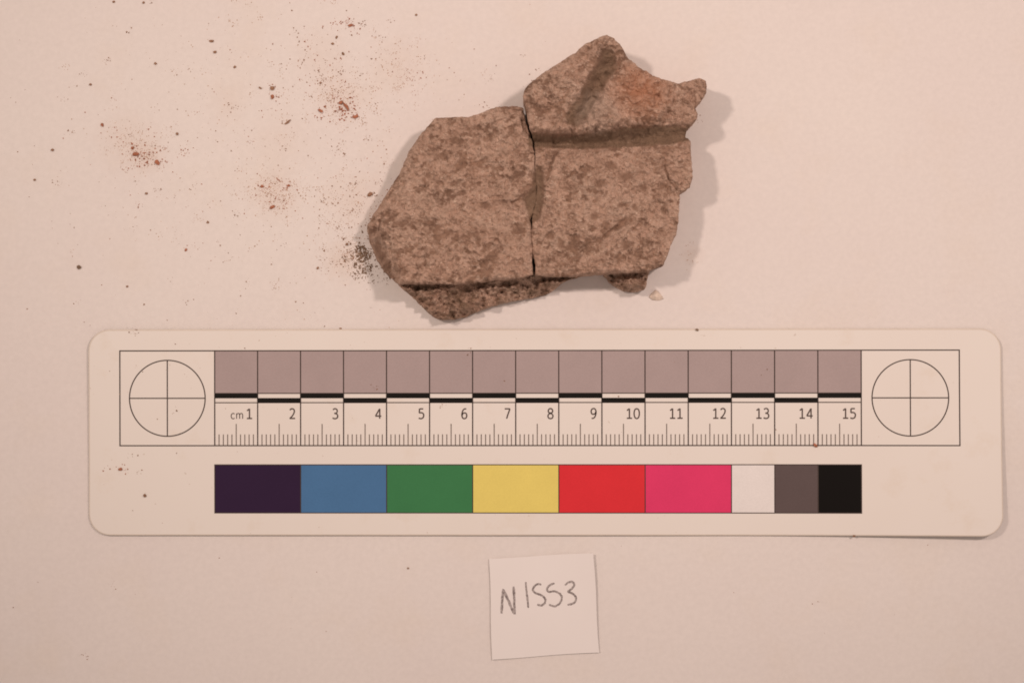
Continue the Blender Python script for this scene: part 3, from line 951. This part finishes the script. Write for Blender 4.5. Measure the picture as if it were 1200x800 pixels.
def dust(name, mat, clusters, label, seed):
    r = np.random.RandomState(seed)
    T = np.array([(1, 0, .35), (-.5, .85, .3), (-.5, -.85, .35), (0, 0, 1.0), (0.1, 0, -.3)])
    TF = [(0, 1, 3), (1, 2, 3), (2, 0, 3), (1, 0, 4), (2, 1, 4), (0, 2, 4)]
    V_ = []; F_ = []
    for (cx, cy, sx, sy, n, lo, hi) in clusters:
        # grains fall in little clumps inside each patch
        k = max(3, n // 12)
        seeds = np.stack([r.normal(cx, sx, k), r.normal(cy, sy, k)], 1) if sx < 200 else np.stack([r.uniform(cx - sx, cx + sx, k), r.uniform(cy - sy, cy + sy, k)], 1)
        for _ in range(n):
            if r.rand() < 0.55:
                s = seeds[r.randint(k)]
                x, y = s[0] + r.normal(0, 3.2), s[1] + r.normal(0, 2.6)
            elif sx < 200:
                x, y = r.normal(cx, sx), r.normal(cy, sy)
            else:
                x, y = r.uniform(cx - sx, cx + sx), r.uniform(cy - sy, cy + sy)
            p = px(x, y, 0.0)
            size = (lo + (hi - lo) * r.rand() ** 3) / 2 * PX
            a = r.rand() * 6.28
            q = T * (1 + 0.7 * (r.rand(5, 3) - 0.5)) * size
            q = q @ np.array([[math.cos(a), math.sin(a), 0], [-math.sin(a), math.cos(a), 0], [0, 0, 1]])
            q[:, :2] *= (1 + 0.6 * r.rand(2))
            z = surface_z(p)
            b = len(V_)
            V_.extend((q + [p[0], p[1], z]).tolist())
            F_.extend([tuple(i + b for i in t) for t in TF])
    o = obj(name, np.array(V_) * CM, F_, mat)
    o['kind'] = 'stuff'
    tag(o, label, 'dust')
    return o

dust('red_dust', M_RED, [(168, 184, 13, 8, 130, .5, 2.6), (158, 165, 24, 16, 90, .5, 2.0), (402, 128, 12, 9, 150, .5, 3.0), (400, 108, 14, 10, 70, .5, 2.0),
     (410, 29, 12, 4, 70, .5, 2.2), (322, 228, 18, 13, 200, .5, 2.0), (320, 112, 4, 8, 25, .6, 2.2), (370, 70, 26, 30, 60, .5, 1.8), (465, 85, 22, 18, 70, .5, 1.6),
     (300, 190, 120, 90, 160, .5, 1.7), (145, 550, 12, 6, 14, .6, 2.0), (478, 88, 6, 4, 40, .5, 1.4)],
     'fine rust red dust in loose patches on the white sheet', 3)
dust('brown_dust', M_BROWN, [(370, 65, 26, 26, 90, .6, 2.1), (390, 105, 20, 16, 80, .6, 2.0), (400, 245, 24, 26, 190, .6, 2.1), (425, 265, 14, 24, 90, .6, 2.2),
     (400, 305, 14, 12, 110, .5, 1.8), (445, 195, 24, 22, 70, .6, 2.2), (310, 180, 130, 100, 560, .5, 1.8), (455, 60, 25, 22, 70, .5, 1.8), (560, 90, 30, 25, 45, .6, 1.8),
     (600, 700, 590, 90, 36, .6, 1.8), (220, 200, 210, 190, 150, .6, 1.9), (636, 95, 14, 12, 14, .6, 1.8), (822, 138, 14, 5, 14, .6, 2.0), (200, 480, 80, 70, 30, .6, 1.9), (680, 460, 300, 60, 40, .6, 1.7)],
     'fine brown dust sprinkled over the white sheet and card', 4)
dust('dark_soil', M_SOIL, [(424, 297, 5, 9, 260, .7, 3.4), (430, 312, 8, 7, 150, .7, 3.0), (438, 326, 9, 6, 50, .6, 1.9), (415, 305, 9, 8, 100, .5, 2.0)],
     'dark loose soil heaped against the worn end of the fragment', 5)
dust('tan_dust', M_TAN, [(322, 228, 20, 14, 380, .6, 1.5), (160, 172, 22, 15, 320, .6, 1.4), (400, 118, 20, 16, 340, .6, 1.5), (405, 300, 16, 14, 260, .6, 1.4), (465, 80, 24, 20, 240, .6, 1.3),
     (330, 170, 110, 95, 1000, .6, 1.4), (400, 250, 26, 28, 260, .6, 1.4), (810, 298, 6, 8, 60, .4, 1.4)],
     'pale tan dust spread thinly around the crumbs', 6)
